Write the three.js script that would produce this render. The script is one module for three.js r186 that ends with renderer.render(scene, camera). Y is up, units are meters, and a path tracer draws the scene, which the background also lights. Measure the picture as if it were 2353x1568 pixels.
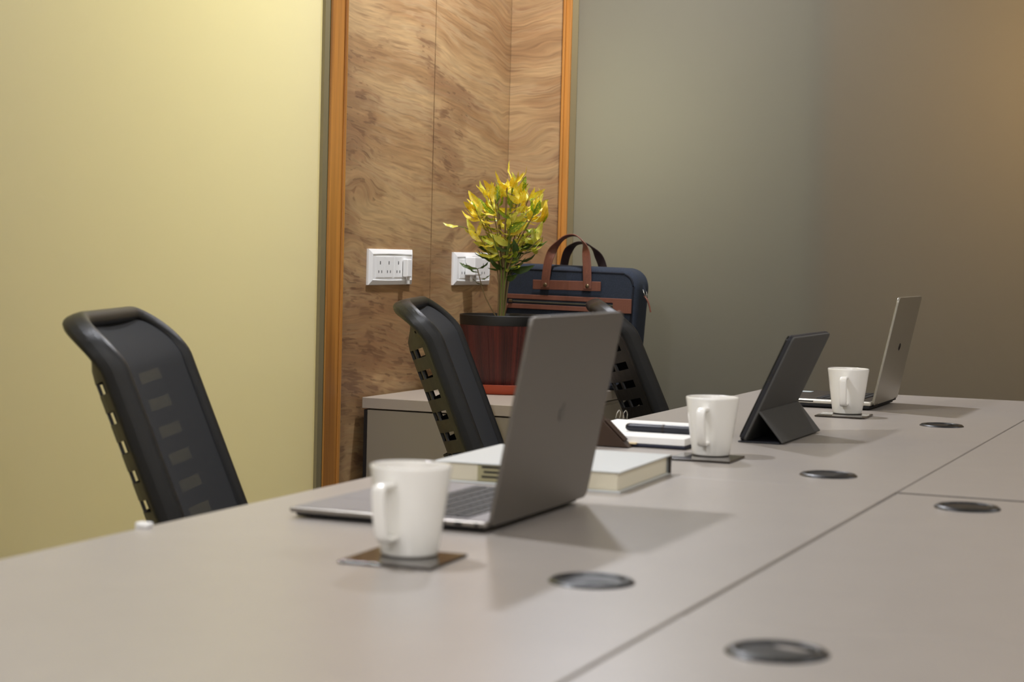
import * as THREE from 'three';
import { RoundedBoxGeometry } from 'three/addons/geometries/RoundedBoxGeometry.js';
import { mergeGeometries } from 'three/addons/utils/BufferGeometryUtils.js';
import { RectAreaLightUniformsLib } from 'three/addons/lights/RectAreaLightUniformsLib.js';

RectAreaLightUniformsLib.init();
const scene = new THREE.Scene();
scene.background = new THREE.Color(0x000000);
const renderer = new THREE.WebGLRenderer({ antialias: true });
renderer.toneMapping = THREE.LinearToneMapping;
renderer.toneMappingExposure = 1.23;
renderer.shadowMap.enabled = true;

// ---------- camera ----------
const camera = new THREE.PerspectiveCamera(2 * Math.atan(784 / 4400) * 180 / Math.PI, 2353 / 1568, 0.05, 60);
camera.position.set(0, 1.052, 0);
camera.rotation.set(-0.04622705, 0.38293213, 0.02492187, 'YXZ');
camera.focus = 4.2;
camera.userData.fStop = 6.2;
scene.add(camera);

// ---------- light levels (the fittings are built below with these) ----------
const CEIL = 2.42;
const ROOM_LIGHT = { color: 0xf5f7ff, power: 660, size: 0.1 };
const UNSEEN_RIGHT_LIGHT = { color: 0xf5f7ff, power: 180, size: 0.1 };
const UNSEEN_CORRIDOR_LIGHT = { color: 0xfff1cc, power: 20.5, size: 0.5 };
const UNSEEN_NEAR_LIGHT = { color: 0xf8f9ff, power: 15, size: 0.6 };
const UNSEEN_COOL_LIGHT = { color: 0xfff2dc, power: 0.16 };
const UNSEEN_WARM_LIGHT = { color: 0xffbe74, power: 0.32 };
const UNSEEN_NEAR_SPOT = { color: 0xf5f7ff, power: 100, size: 0.1 };

// ---------- helpers ----------
let seed = 7;
const rnd = () => { seed = (seed * 1664525 + 1013904223) >>> 0; return seed / 4294967296; };
const rr = (a, b) => a + (b - a) * rnd();
const used = new Map();
function numbered(name) { const n = used.get(name) ?? 0; used.set(name, n + 1); return n ? name + '_' + String(n).padStart(3, '0') : name; }
function add(o, name, parent) {
  o.name = parent ? name : numbered(name);
  (parent ?? scene).add(o);
  if (o.isMesh) { o.castShadow = true; o.receiveShadow = true; }
  return o;
}
const mesh = (name, geo, mat, parent) => add(new THREE.Mesh(Array.isArray(geo) ? merge(geo) : geo, mat), name, parent);
function merge(list) { return mergeGeometries(list.map((g) => { const h = g.index ? g.toNonIndexed() : g; for (const k of Object.keys(h.attributes)) if (!['position', 'normal', 'uv'].includes(k)) h.deleteAttribute(k); return h; })); }
function thing(name, label, category, pos = [0, 0, 0], turn = 0, group) {
  const o = new THREE.Group(); add(o, name); o.position.set(...pos); o.rotation.y = turn;
  return tag(o, label, category, group);
}
function tag(o, label, category, group) { o.userData.label = label; o.userData.category = category; if (group) o.userData.group = group; return o; }
function struct(o) { o.userData.kind = 'structure'; return o; }
function structGroup(name) { const o = new THREE.Group(); add(o, name); return struct(o); }
const M = (o) => new THREE.MeshStandardMaterial(o);
const P = (o) => new THREE.MeshPhysicalMaterial(o);
// a box between two corners, uv in metres on every side
function span(x0, x1, y0, y1, z0, z1) {
  const g = new THREE.BoxGeometry(Math.abs(x1 - x0), Math.abs(y1 - y0), Math.abs(z1 - z0));
  g.translate((x0 + x1) / 2, (y0 + y1) / 2, (z0 + z1) / 2);
  return metres(g);
}
function metres(g) {
  const p = g.attributes.position, n = g.attributes.normal, uv = g.attributes.uv;
  for (let i = 0; i < p.count; i++) {
    const ax = Math.abs(n.getX(i)), ay = Math.abs(n.getY(i)), az = Math.abs(n.getZ(i));
    if (ax >= ay && ax >= az) uv.setXY(i, -p.getZ(i), p.getY(i));
    else if (ay >= az) uv.setXY(i, p.getX(i), -p.getZ(i));
    else uv.setXY(i, p.getX(i), p.getY(i));
  }
  return g;
}
const rbox = (w, h, d, r = 0.002, s = 2) => new RoundedBoxGeometry(w, h, d, s, r);
const at = (g, x, y, z) => g.translate(x, y, z);
const v3 = (x, y, z) => new THREE.Vector3(x, y, z);
const tube = (pts, r, seg = 24, rad = 8, closed = false, tension = 0.5) => new THREE.TubeGeometry(new THREE.CatmullRomCurve3(pts.map((p) => v3(...p)), closed, 'catmullrom', tension), seg, r, rad, closed);
const lathe = (pts, seg = 48) => new THREE.LatheGeometry(pts.map(([r, y]) => new THREE.Vector2(r, y)), seg);
function rodBetween(a, b, r, seg = 10) {
  const d = v3(...b).sub(v3(...a)), g = new THREE.CylinderGeometry(r, r, d.length(), seg);
  g.applyQuaternion(new THREE.Quaternion().setFromUnitVectors(v3(0, 1, 0), d.clone().normalize()));
  return g.translate((a[0] + b[0]) / 2, (a[1] + b[1]) / 2, (a[2] + b[2]) / 2);
}
function roundedShape(w, h, r) {
  const s = new THREE.Shape(), x = -w / 2, y = -h / 2;
  s.moveTo(x + r, y); s.lineTo(x + w - r, y); s.absarc(x + w - r, y + r, r, -Math.PI / 2, 0); s.lineTo(x + w, y + h - r); s.absarc(x + w - r, y + h - r, r, 0, Math.PI / 2);
  s.lineTo(x + r, y + h); s.absarc(x + r, y + h - r, r, Math.PI / 2, Math.PI); s.lineTo(x, y + r); s.absarc(x + r, y + r, r, Math.PI, 1.5 * Math.PI);
  return s;
}
const plate = (w, h, t, r, bevel = 0.0008) => new THREE.ExtrudeGeometry(roundedShape(w - 2 * bevel, h - 2 * bevel, Math.max(r - bevel, 0.0005)), { depth: t - 2 * bevel, bevelEnabled: true, bevelSize: bevel, bevelThickness: bevel, bevelSegments: 2, curveSegments: 8 }).translate(0, 0, bevel);
// grid surface from f(u, v) -> [x, y, z]
function sheet(f, nu, nv) {
  const pos = [], uv = [], idx = [];
  for (let j = 0; j <= nv; j++) for (let i = 0; i <= nu; i++) { pos.push(...f(i / nu, j / nv)); uv.push(i / nu, j / nv); }
  for (let j = 0; j < nv; j++) for (let i = 0; i < nu; i++) { const a = j * (nu + 1) + i, b = a + 1, c = a + nu + 1, d = c + 1; idx.push(a, b, d, a, d, c); }
  const g = new THREE.BufferGeometry(); g.setAttribute('position', new THREE.Float32BufferAttribute(pos, 3)); g.setAttribute('uv', new THREE.Float32BufferAttribute(uv, 2)); g.setIndex(idx); g.computeVertexNormals();
  return g;
}
// ---------- noise and textures ----------
function hash(x, y) { let h = Math.imul(x, 374761393) ^ Math.imul(y, 668265263); h = Math.imul(h ^ (h >>> 13), 1274126177); return ((h ^ (h >>> 16)) >>> 0) / 4294967296; }
function vn(x, y) {
  const xi = Math.floor(x), yi = Math.floor(y), fx = x - xi, fy = y - yi, u = fx * fx * (3 - 2 * fx), v = fy * fy * (3 - 2 * fy);
  const a = hash(xi, yi), b = hash(xi + 1, yi), c = hash(xi, yi + 1), d = hash(xi + 1, yi + 1);
  return a + (b - a) * u + (c - a) * v + (a - b - c + d) * u * v;
}
function fbm(x, y, n) { let s = 0, a = 0.5, t = 0; for (let i = 0; i < n; i++) { s += a * vn(x, y); t += a; a *= 0.5; x = x * 2.03 + 17.1; y = y * 2.03 + 9.7; } return s / t; }
const clamp = (x, a = 0, b = 1) => Math.min(b, Math.max(a, x));
const smooth = (a, b, x) => { const t = clamp((x - a) / (b - a)); return t * t * (3 - 2 * t); };
const mix3 = (a, b, t) => [a[0] + (b[0] - a[0]) * t, a[1] + (b[1] - a[1]) * t, a[2] + (b[2] - a[2]) * t];
function texture(w, h, f, { srgb = true, repeat, wrap = THREE.RepeatWrapping } = {}) {
  const d = new Uint8Array(w * h * 4);
  for (let y = 0; y < h; y++) for (let x = 0; x < w; x++) { const c = f(x / w, y / h, x, y), o = (y * w + x) * 4; d[o] = clamp(c[0], 0, 255); d[o + 1] = clamp(c[1], 0, 255); d[o + 2] = clamp(c[2], 0, 255); d[o + 3] = 255; }
  const t = new THREE.DataTexture(d, w, h); t.magFilter = THREE.LinearFilter; t.minFilter = THREE.LinearFilter; t.wrapS = t.wrapT = wrap;
  if (srgb) t.colorSpace = THREE.SRGBColorSpace;
  if (repeat) t.repeat.set(...repeat);
  t.needsUpdate = true; return t;
}
const grey = (v) => [v, v, v];
const BURL_W = 1.24, BURL_H = 2.2;
const burl = texture(1024, 2048, (u, v) => {
  const x = u * BURL_W, y = v * BURL_H;
  const w1 = fbm(x * 2.1 + 3, y * 3.0 + 5, 3) - 0.5, w2 = fbm(x * 7 + 31, y * 15 + 12, 3) - 0.5, w3 = fbm(x * 2 + 70, y * 2.6 + 40, 2) - 0.5;
  const curl = smooth(0.42, 0.66, fbm(x * 2.6 + 11, y * 3.6 + 60, 2));
  const g = y + (0.07 + 0.13 * curl) * w1 + (0.014 + 0.04 * curl) * w2 + 0.06 * x, xx = x + 0.1 * w3 + 0.04 * w2;
  const fine = fbm(xx * 14, g * 240, 3), lines = fbm(xx * 5 + 8, g * 62, 4), bands = fbm(xx * 2.4 + 4, g * 15, 4), patch = fbm(x * 3.2 + 50 + w2, y * 6.4 + w1 * 2, 4);
  let c = mix3([206, 170, 125], [180, 140, 98], smooth(0.35, 0.68, bands));
  c = mix3(c, [216, 184, 142], 0.6 * smooth(0.52, 0.74, lines));
  c = mix3(c, [164, 124, 88], 0.5 * smooth(0.46, 0.74, patch));
  c = mix3(c, [146, 106, 76], 0.5 * smooth(0.52, 0.74, 0.62 * lines + 0.38 * patch + 0.5 * (fine - 0.5)));
  const knot = smooth(0.58, 0.7, fbm(xx * 13 + 90, g * 44 + 7, 3)) * smooth(0.44, 0.58, patch);
  c = mix3(c, [112, 80, 58], 0.5 * knot * smooth(0.35, 0.6, fine));
  const speck = smooth(0.72, 0.8, fbm(xx * 30 + 5, g * 150 + 3, 2)) * smooth(0.4, 0.6, patch);
  c = mix3(c, [112, 80, 58], 0.4 * speck);
  const streak = smooth(0.6, 0.78, fbm(xx * 10 + 44, g * 190 + 20, 3));
  c = mix3(c, [138, 100, 70], 0.35 * streak);
  const k = 1 + 0.27 * (fine - 0.5);
  return [c[0] * k * 0.86, c[1] * k * 0.855, c[2] * k * 0.82];
}, { repeat: [1 / BURL_W, 1 / BURL_H] });
const teak = texture(256, 1024, (u, v) => {
  const f = fbm(u * 46, v * 12, 3), b = fbm(u * 9 + 4, v * 4.4, 3);
  const c = mix3([188, 128, 56], [152, 97, 37], smooth(0.3, 0.75, b)); const k = 0.9 + 0.2 * f; return [c[0] * k, c[1] * k, c[2] * k];
}, { repeat: [1 / 0.3, 1 / 2.6] });
const laminateGrain = texture(512, 512, (u, v) => grey(118 + 24 * fbm(u * 160, v * 160, 2)), { srgb: false, repeat: [3, 3] });
const laminateTint = texture(512, 512, (u, v) => { const k = 0.985 + 0.03 * fbm(u * 14, v * 14, 5); return [166 * k, 159 * k, 152 * k]; }, { repeat: [1.3, 1.3] });
const carpetTex = texture(256, 256, (u, v) => { const k = 0.7 + 0.6 * fbm(u * 90, v * 90, 3); return [92 * k, 86 * k, 80 * k]; }, { repeat: [2, 2] });
const plasticGrain = texture(256, 256, (u, v, x, y) => grey(255 * (0.4 * hash(x, y) + 0.6 * vn(u * 110, v * 110))), { srgb: false, repeat: [6, 6] });
const weave = texture(128, 128, (u, v) => grey(90 + 80 * Math.abs(Math.sin(u * Math.PI * 32)) * (0.6 + 0.4 * hash(Math.floor(u * 32), Math.floor(v * 32))) + 60 * Math.abs(Math.sin(v * Math.PI * 32))), { srgb: false, repeat: [12, 12] });
const canvasTex = texture(256, 256, (u, v) => { const k = 0.82 + 0.36 * fbm(u * 120, v * 120, 2); return [37 * k, 45 * k, 58 * k]; }, { repeat: [6, 6] });
const leatherTex = texture(256, 256, (u, v) => { const b = fbm(u * 7, v * 7, 4), k = 0.86 + 0.28 * fbm(u * 60, v * 60, 3); const c = mix3([124, 75, 54], [98, 56, 41], b); return [c[0] * k, c[1] * k, c[2] * k]; }, { repeat: [5, 5] });
const potTex = texture(512, 128, (u, v, x) => { const k = 0.7 + 0.6 * hash(x >> 1, 3) * 0.6 + 0.25 * fbm(u * 90, v * 3, 2); const c = mix3([84, 33, 25], [56, 23, 19], vn(u * 60, 2)); return [c[0] * k, c[1] * k, c[2] * k]; });
const leafTex = (base, spot, vein, amount) => texture(64, 128, (u, v) => {
  const s = smooth(0.5 - amount * 0.3, 0.62 - amount * 0.3, fbm(u * 9 + amount * 40, v * 18 + base[0], 3));
  let c = mix3(base, spot, s); const mid = Math.abs(u - 0.5); c = mix3(c, vein, 0.8 * (1 - smooth(0.02, 0.06, mid)));
  return c;
});

// ---------- materials ----------
const mat = {
  wallPaint: M({ color: 0xd9d2c4, roughness: 0.9 }), ceiling: M({ color: 0xf0ede6, roughness: 0.95 }), carpet: M({ map: carpetTex, roughness: 1 }),
  ochre: M({ color: 0xd8c48f, roughness: 0.9 }), officeWall: M({ color: 0x5f574b, roughness: 0.9 }), unseenBrown: M({ color: 0x9a7442, roughness: 0.8 }),
  burl: M({ map: burl, roughness: 0.5 }), teak: M({ color: 0xffffff, map: teak, roughness: 0.42 }), darkGap: M({ color: 0x1c1510, roughness: 0.9 }),
  film: P({ color: 0xdcd3c3, roughness: 1, transmission: 0.96, thickness: 0, side: THREE.DoubleSide }),
  glass: P({ color: 0xf2faf4, roughness: 0.02, transmission: 1, thickness: 0 }), seal: M({ color: 0x73806a, roughness: 0.4 }), bead: M({ color: 0x7d7252, roughness: 0.5 }),
  laminate: P({ map: laminateTint, bumpMap: laminateGrain, bumpScale: 0.00008, roughness: 0.335, specularIntensity: 0.9 }), edgeBand: M({ color: 0x9c9184, roughness: 0.5 }),
  cabinet: M({ color: 0x8d8371, roughness: 0.55 }), cabinetTop: P({ color: 0xa79b8c, roughness: 0.45 }),
  blackPlastic: M({ color: 0x131415, roughness: 0.36, bumpMap: plasticGrain, bumpScale: 0.0002 }), shellPlastic: M({ color: 0x1d1c1b, roughness: 0.5, bumpMap: plasticGrain, bumpScale: 0.0002 }), glossBlack: P({ color: 0x141517, roughness: 0.34 }),
  meshCloth: M({ color: 0x15171a, roughness: 0.85, bumpMap: weave, bumpScale: 0.0006, transparent: true, opacity: 0.955, side: THREE.DoubleSide }), seatCloth: M({ color: 0x17181a, roughness: 0.95, bumpMap: weave, bumpScale: 0.0006 }),
  chrome: M({ color: 0xd8d8d8, roughness: 0.14, metalness: 1 }), steel: M({ color: 0x9c9a96, roughness: 0.32, metalness: 1 }), darkSteel: M({ color: 0x3b3733, roughness: 0.35, metalness: 0.9 }),
  porcelain: P({ color: 0xf6f4ee, roughness: 0.16, clearcoat: 0.3, clearcoatRoughness: 0.1 }), coffee: P({ color: 0x6b4a2c, roughness: 0.1 }),
  coaster: P({ color: 0x3a332d, roughness: 0.06, metalness: 0.35 }), coasterEdge: M({ color: 0x2b2620, roughness: 0.3 }),
  spaceGreyDeck: M({ color: 0x8b898c, roughness: 0.45, metalness: 0.35 }), spaceGrey: M({ color: 0x77726c, roughness: 0.42, metalness: 0.75 }), spaceGreyEdge: M({ color: 0x96918a, roughness: 0.3, metalness: 0.8 }), keyBlack: M({ color: 0x17171a, roughness: 0.55 }), screen: P({ color: 0x060708, roughness: 0.12 }),
  silver: M({ color: 0xa5a196, roughness: 0.36, metalness: 0.75 }), silverEdge: M({ color: 0xd5d1c6, roughness: 0.3, metalness: 0.6 }), deck: M({ color: 0x4b4540, roughness: 0.45, metalness: 0.5 }), blackRubber: M({ color: 0x0f0f14, roughness: 0.7 }),
  folio: M({ color: 0x474643, roughness: 0.8 }), folioEdge: M({ color: 0x101018, roughness: 0.6 }),
  paper: M({ color: 0xf6f5f2, roughness: 0.85 }), pages: M({ color: 0xece5cf, roughness: 0.9 }), bookCover: P({ color: 0xc9ccca, roughness: 0.4 }), bookLabel: M({ color: 0x2a2722, roughness: 0.7 }), yellowTab: M({ color: 0xb4ad88, roughness: 0.8 }),
  navyCover: M({ color: 0x14172c, roughness: 0.6 }), emblem: M({ color: 0x5d5953, roughness: 0.3, metalness: 0.75 }), darkSeam: M({ color: 0x3d352c, roughness: 0.7 }), penBlue: P({ color: 0x11141f, roughness: 0.35 }), brownLeather: M({ color: 0x35210f, roughness: 0.55 }), beige: M({ color: 0xe0cca4, roughness: 0.8 }),
  pot: M({ map: potTex, roughness: 0.45 }), potRim: M({ color: 0x14120e, roughness: 0.5 }), terracotta: M({ color: 0xa8482a, roughness: 0.5 }), soil: M({ color: 0x2a1c12, roughness: 1 }), stem: M({ color: 0x7d6a44, roughness: 0.8 }), stemGreen: M({ color: 0x6c7a2e, roughness: 0.7 }),
  canvas: M({ map: canvasTex, roughness: 0.9, bumpMap: weave, bumpScale: 0.0003 }), piping: M({ color: 0x10141f, roughness: 0.9 }), leather: M({ map: leatherTex, roughness: 0.5 }), darkLeather: M({ color: 0x2a1713, roughness: 0.6 }), brass: M({ color: 0x6f604a, roughness: 0.35, metalness: 0.9 }), zip: M({ color: 0x54503f, roughness: 0.5, metalness: 0.4 }),
  whitePlastic: P({ color: 0xf6f6f4, roughness: 0.28 }), hole: M({ color: 0x0b0a0a, roughness: 0.9 }), clearPlastic: P({ color: 0xd8d6d0, roughness: 0.3 }),
};
const leafMats = [
  leafTex([250, 224, 40], [252, 238, 110], [250, 228, 84], 0.2), leafTex([244, 198, 26], [248, 222, 70], [250, 214, 64], 0.4), leafTex([222, 224, 56], [128, 164, 40], [244, 228, 90], 0.6),
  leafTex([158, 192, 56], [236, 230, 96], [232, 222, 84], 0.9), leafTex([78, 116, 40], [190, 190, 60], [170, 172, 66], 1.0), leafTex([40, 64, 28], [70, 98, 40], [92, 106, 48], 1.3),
].map((t) => P({ map: t, roughness: 0.42, side: THREE.DoubleSide, transmission: 0.35, thickness: 0 }));

// ---------- the setting ----------
const XW = -2.08, ZF = -5.098, XR = 1.13, ZN = 1.7;
struct(mesh('floor', span(-3.7, 1.4, -0.12, 0, -7.7, 1.95), mat.carpet));
struct(mesh('ceiling', span(-3.7, 1.4, CEIL, CEIL + 0.12, -7.7, 1.95), mat.ceiling));
struct(mesh('wall_right', span(XR, XR + 0.15, 0, CEIL, -7.7, 1.95), mat.wallPaint));
struct(mesh('wall_near', span(-3.7, XR, 0, CEIL, ZN, ZN + 0.15), mat.wallPaint));
struct(mesh('floor_unseen_pale', span(-3.4, XW - 0.06, 0, 0.01, -4.06, ZN), M({ color: 0xd8ccb0, roughness: 0.5 })));  // unseen pale floor, bounces light up the left glass
struct(mesh('wall_unseen_ochre', span(-3.55, -3.4, 0, CEIL, -4.2, -2.95), mat.ochre));  // unseen ochre wall, tints the light reaching the left glass
struct(mesh('wall_unseen_brown', span(-3.55, -3.4, 0, CEIL, -2.95, ZN), mat.unseenBrown));  // unseen brown wall, placed to dim and brown the left glass
struct(mesh('wall_office_back', span(-2.5, XR, 0, CEIL, -7.5, -7.35), mat.officeWall));
struct(mesh('wall_office_side', span(-2.5, -2.3, 0, CEIL, -7.35, -5.3), mat.officeWall));
struct(mesh('wall_unseen_blocker', span(-1.38, -0.95, 0, CEIL, -5.56, -5.26), M({ color: 0x3a342c, roughness: 0.9 })));  // unseen dark block, placed to darken the middle of the far glass
const wallLeft = structGroup('wall_left');
mesh('wall_core', span(-3.4, XW - 0.02, 0, CEIL, -4.07, -5.3), mat.wallPaint, wallLeft);
const panelGeo = (x0, x1, y0, y1, z0, z1, du) => { const g = span(x0, x1, y0, y1, z0, z1), uv = g.attributes.uv; for (let i = 0; i < uv.count; i++) uv.setXY(i, uv.getX(i) + du, uv.getY(i) - 0.4); return g; };
mesh('wood_panel', panelGeo(XW - 0.02, XW, 0, CEIL, -4.0675, -4.5765, -4.06), mat.burl, wallLeft);
mesh('wood_panel', panelGeo(XW - 0.02, XW, 0, CEIL, -4.5805, ZF - 0.019, -4.06), mat.burl, wallLeft);
mesh('joint_backing', span(XW - 0.03, XW - 0.012, 0, CEIL, -4.055, -4.6), mat.darkGap, wallLeft);
const wallFar = structGroup('wall_far');
mesh('wall_core', span(XW - 0.02, -1.92, 0, CEIL, ZF - 0.02, -5.3), mat.wallPaint, wallFar);
mesh('wood_panel', panelGeo(XW + 0.001, -1.918, 0, CEIL, ZF - 0.02, ZF, 3.1), mat.burl, wallFar);
// teak posts
const postL = structGroup('trim_1');
mesh('post', metres(at(rbox(0.1, CEIL, 0.064, 0.003), XW - 0.044, CEIL / 2, -4.018)), mat.teak, postL);
mesh('edge_bead', metres(at(rbox(0.012, CEIL, 0.0105, 0.003), XW + 0.004, CEIL / 2, -4.0565)), mat.teak, postL);
const postR = structGroup('trim_2');
mesh('post', metres(at(rbox(0.023, CEIL, 0.1, 0.004), -1.9045, CEIL / 2, ZF - 0.04)), mat.teak, postR);
mesh('edge_bead', metres(at(rbox(0.008, CEIL, 0.014, 0.003), -1.912, CEIL / 2, ZF + 0.012)), mat.teak, postR);
// frosted glass partitions: clear glass with a frosting film on the room side
const win1 = structGroup('window_1');
mesh('glass_pane', span(XW - 0.016, XW - 0.006, 0, CEIL, -3.985, ZN), mat.glass, win1);
const f1 = new THREE.PlaneGeometry(ZN + 3.956, CEIL); f1.rotateY(Math.PI / 2); f1.translate(XW - 0.005, CEIL / 2, (ZN - 3.956) / 2);
mesh('frosting_film', f1, mat.film, win1);
mesh('glazing_seal', span(XW - 0.02, XW + 0.001, 0, CEIL, -3.979, -3.986), mat.seal, win1);
mesh('glazing_bead', span(XW - 0.0055, XW + 0.003, 0, CEIL, -3.956, -3.979), mat.bead, win1);
const win2 = structGroup('window_2');
mesh('glass_pane', span(-1.893, XR, 0, CEIL, ZF - 0.012, ZF - 0.002), mat.glass, win2);
const f2 = new THREE.PlaneGeometry(XR + 1.876, CEIL); f2.translate((XR - 1.876) / 2, CEIL / 2, ZF - 0.001);
mesh('frosting_film', f2, mat.film, win2);
mesh('glazing_bead', span(-1.893, -1.875, 0, CEIL, ZF - 0.0015, ZF + 0.003), mat.bead, win2);
struct(mesh('baseboard_right', span(XR - 0.015, XR, 0, 0.1, ZF, ZN), mat.edgeBand));

// ---------- lamps ----------
function downlight(x, z, L, label, group) {
  const d = thing('downlight', label, 'ceiling light', [x, CEIL, z], 0, group), r = L.size * 0.62;
  mesh('trim_ring', lathe([[r, -0.001], [r + 0.004, -0.012], [r + 0.016, -0.008], [r + 0.02, 0]], 40), mat.whitePlastic, d);
  const disc = new THREE.CircleGeometry(r, 40); disc.rotateX(Math.PI / 2); disc.translate(0, -0.004, 0);
  mesh('light_diffuser', disc, M({ color: 0xffffff, emissive: L.color, emissiveIntensity: 6, roughness: 0.6 }), d);
  const a = new THREE.RectAreaLight(L.color, L.power, L.size, L.size); a.rotation.x = -Math.PI / 2; a.position.set(0, -0.014, 0); a.name = 'lamp'; d.add(a);
  return d;
}
downlight(-1.57, -4.44, ROOM_LIGHT, 'round ceiling downlight over the bag and the potted plant', 'meeting room downlights');
downlight(-1.64, -2.22, ROOM_LIGHT, 'round ceiling downlight over the chair nearest the camera', 'meeting room downlights');
downlight(-1.64, 0.0, UNSEEN_NEAR_SPOT, 'unseen ceiling downlight placed to light the near end of the table', 'meeting room downlights');  // out of view, placed to light the near table
for (const [z, w] of [[-4.44, 'far'], [-2.22, 'middle'], [0.0, 'near']]) downlight(0.69, z, UNSEEN_RIGHT_LIGHT, 'unseen ceiling lamp out of view, placed to light the right side of the table, the ' + w + ' one', 'unseen right-hand lamps');  // out of view, placed to light faces turned to the right
downlight(-2.98, -3.7, UNSEEN_CORRIDOR_LIGHT, 'unseen warm ceiling lamp placed to make the left frosted glass glow', 'unseen corridor lamps');  // unseen, sized and placed for the glow of the left glass
for (const [x, w] of [[-1.1, 'left'], [0.35, 'right']]) downlight(x, 0.95, UNSEEN_NEAR_LIGHT, 'unseen ceiling lamp behind the camera, lighting near faces, on the ' + w, 'unseen lamps behind the camera');  // out of view, placed to light faces turned to the camera
function unseenGlobe(x, y, z, L, label) { // unseen hanging globe, placed to make the far glass glow
  const d = thing('unseen_pendant_lamp', label, 'lamp', [x, y, z], 0, 'unseen lamps behind the far glass');
  mesh('globe', new THREE.SphereGeometry(0.07, 32, 20), M({ color: 0xffffff, emissive: L.color, emissiveIntensity: 1.2, roughness: 0.6 }), d);
  mesh('cap', at(new THREE.CylinderGeometry(0.018, 0.026, 0.03, 20), 0, 0.08, 0), mat.darkSteel, d);
  mesh('cord', rodBetween([0, 0.09, 0], [0, CEIL - y - 0.02, 0], 0.003), mat.blackRubber, d);
  mesh('ceiling_rose', at(new THREE.CylinderGeometry(0.05, 0.05, 0.02, 24), 0, CEIL - y - 0.01, 0), mat.whitePlastic, d);
  const p = new THREE.PointLight(L.color, L.power); p.shadow.radius = 3; p.name = 'bulb'; d.add(p);
}
unseenGlobe(-1.74, 1.42, -5.55, UNSEEN_COOL_LIGHT, 'unseen white globe lamp brightening the left part of the far frosted glass');
unseenGlobe(-0.42, 1.6, -5.65, UNSEEN_WARM_LIGHT, 'unseen amber globe lamp warming the right part of the far frosted glass');

// ---------- meeting table ----------
const TY = 0.74, TX0 = -1.155, TXM = -0.4775, TX1 = 0.2, TZ0 = -0.6, TZ1 = -4.52;
const table = thing('meeting_table', 'long grey-beige laminate meeting table of jointed tops with black cable grommets', 'table', [0, 0, 0]);
const panel = (x0, x1, z0, z1, dy) => { const g = 0.0018; mesh('tabletop_panel', at(metres(rbox(x1 - x0 - 2 * g, 0.025, Math.abs(z1 - z0) - 2 * g, 0.0012)), (x0 + x1) / 2, TY - 0.0125 + dy, (z0 + z1) / 2), mat.laminate, table); };
panel(TX0, TXM, TZ0, -2.6, 0); panel(TX0, TXM, -2.6, TZ1, -0.0004); panel(TXM, TX1, TZ0, -1.597, -0.0002); panel(TXM, TX1, -1.597, -2.592, -0.0008); panel(TXM, TX1, -2.594, TZ1, 0.0002);
mesh('dark_seam_strip', span(TXM + 0.002, TX1 - 0.002, TY - 0.025, TY - 0.0002, -2.5938, -2.5955), mat.darkSeam, table);  // dark strip drawn along the seam between the tops
mesh('dark_seam_strip', span(TX0 + 0.002, TXM - 0.002, TY - 0.025, TY - 0.0008, -2.5995, -2.6005), mat.darkSeam, table);
mesh('understructure', [span(TXM - 0.03, TXM + 0.03, TY - 0.1, TY - 0.026, TZ0 - 0.05, TZ1 + 0.05), span(-0.72, -0.68, TY - 0.07, TY - 0.026, TZ0 - 0.05, TZ1 + 0.05), span(TX1 - 0.13, TX1 - 0.09, TY - 0.07, TY - 0.026, TZ0 - 0.05, TZ1 + 0.05)], mat.steel, table);
for (const z of [-0.75, -2.6, -4.37]) for (const x of [-0.7, TX1 - 0.11]) mesh('leg', at(rbox(0.06, TY - 0.06, 0.06, 0.004), x, (TY - 0.06) / 2, z), mat.steel, table);
for (const [x, z, t] of [[-0.602, -1.713, 0.5], [-0.362, -1.478, 2.6], [-0.604, -2.742, 1.1], [-0.366, -2.482, 0.2], [-0.601, -3.71, 1.6]]) {
  const g = new THREE.Group(); add(g, 'cable_grommet', table); g.position.set(x, TY - 0.0005, z); g.rotation.y = t;
  mesh('rim', lathe([[0.029, -0.01], [0.030, 0.0022], [0.0335, 0.0042], [0.0385, 0.0035], [0.0415, 0.0012], [0.0418, 0]], 56), mat.glossBlack, g);
  const s = new THREE.Shape(); s.absarc(0, 0, 0.0292, -0.55, Math.PI + 0.55 + 0.4); s.quadraticCurveTo(-0.002, -0.001, 0.0292 * Math.cos(-0.55), 0.0292 * Math.sin(-0.55));
  const lid = new THREE.ExtrudeGeometry(s, { depth: 0.002, bevelEnabled: true, bevelSize: 0.0006, bevelThickness: 0.0006, curveSegments: 24 }); lid.rotateX(-Math.PI / 2); lid.translate(0, -0.0006, 0);
  mesh('lid', lid, mat.glossBlack, g);
  mesh('opening', at(new THREE.CylinderGeometry(0.0295, 0.0295, 0.004, 32), 0, -0.003, 0), mat.hole, g);
}
const clip = thing('white_edge_spot', 'tiny glossy white spot on the table edge beside the left chair', 'clip', [TX0 + 0.006, TY, -1.79]);  // small bright white spot on the table edge, built as a solid
mesh('spot_body', [at(rbox(0.012, 0.006, 0.014, 0.002, 3), 0, 0.003, 0), at(rbox(0.003, 0.024, 0.014, 0.001), -0.0076, -0.006, 0)], mat.whitePlastic, clip);

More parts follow.
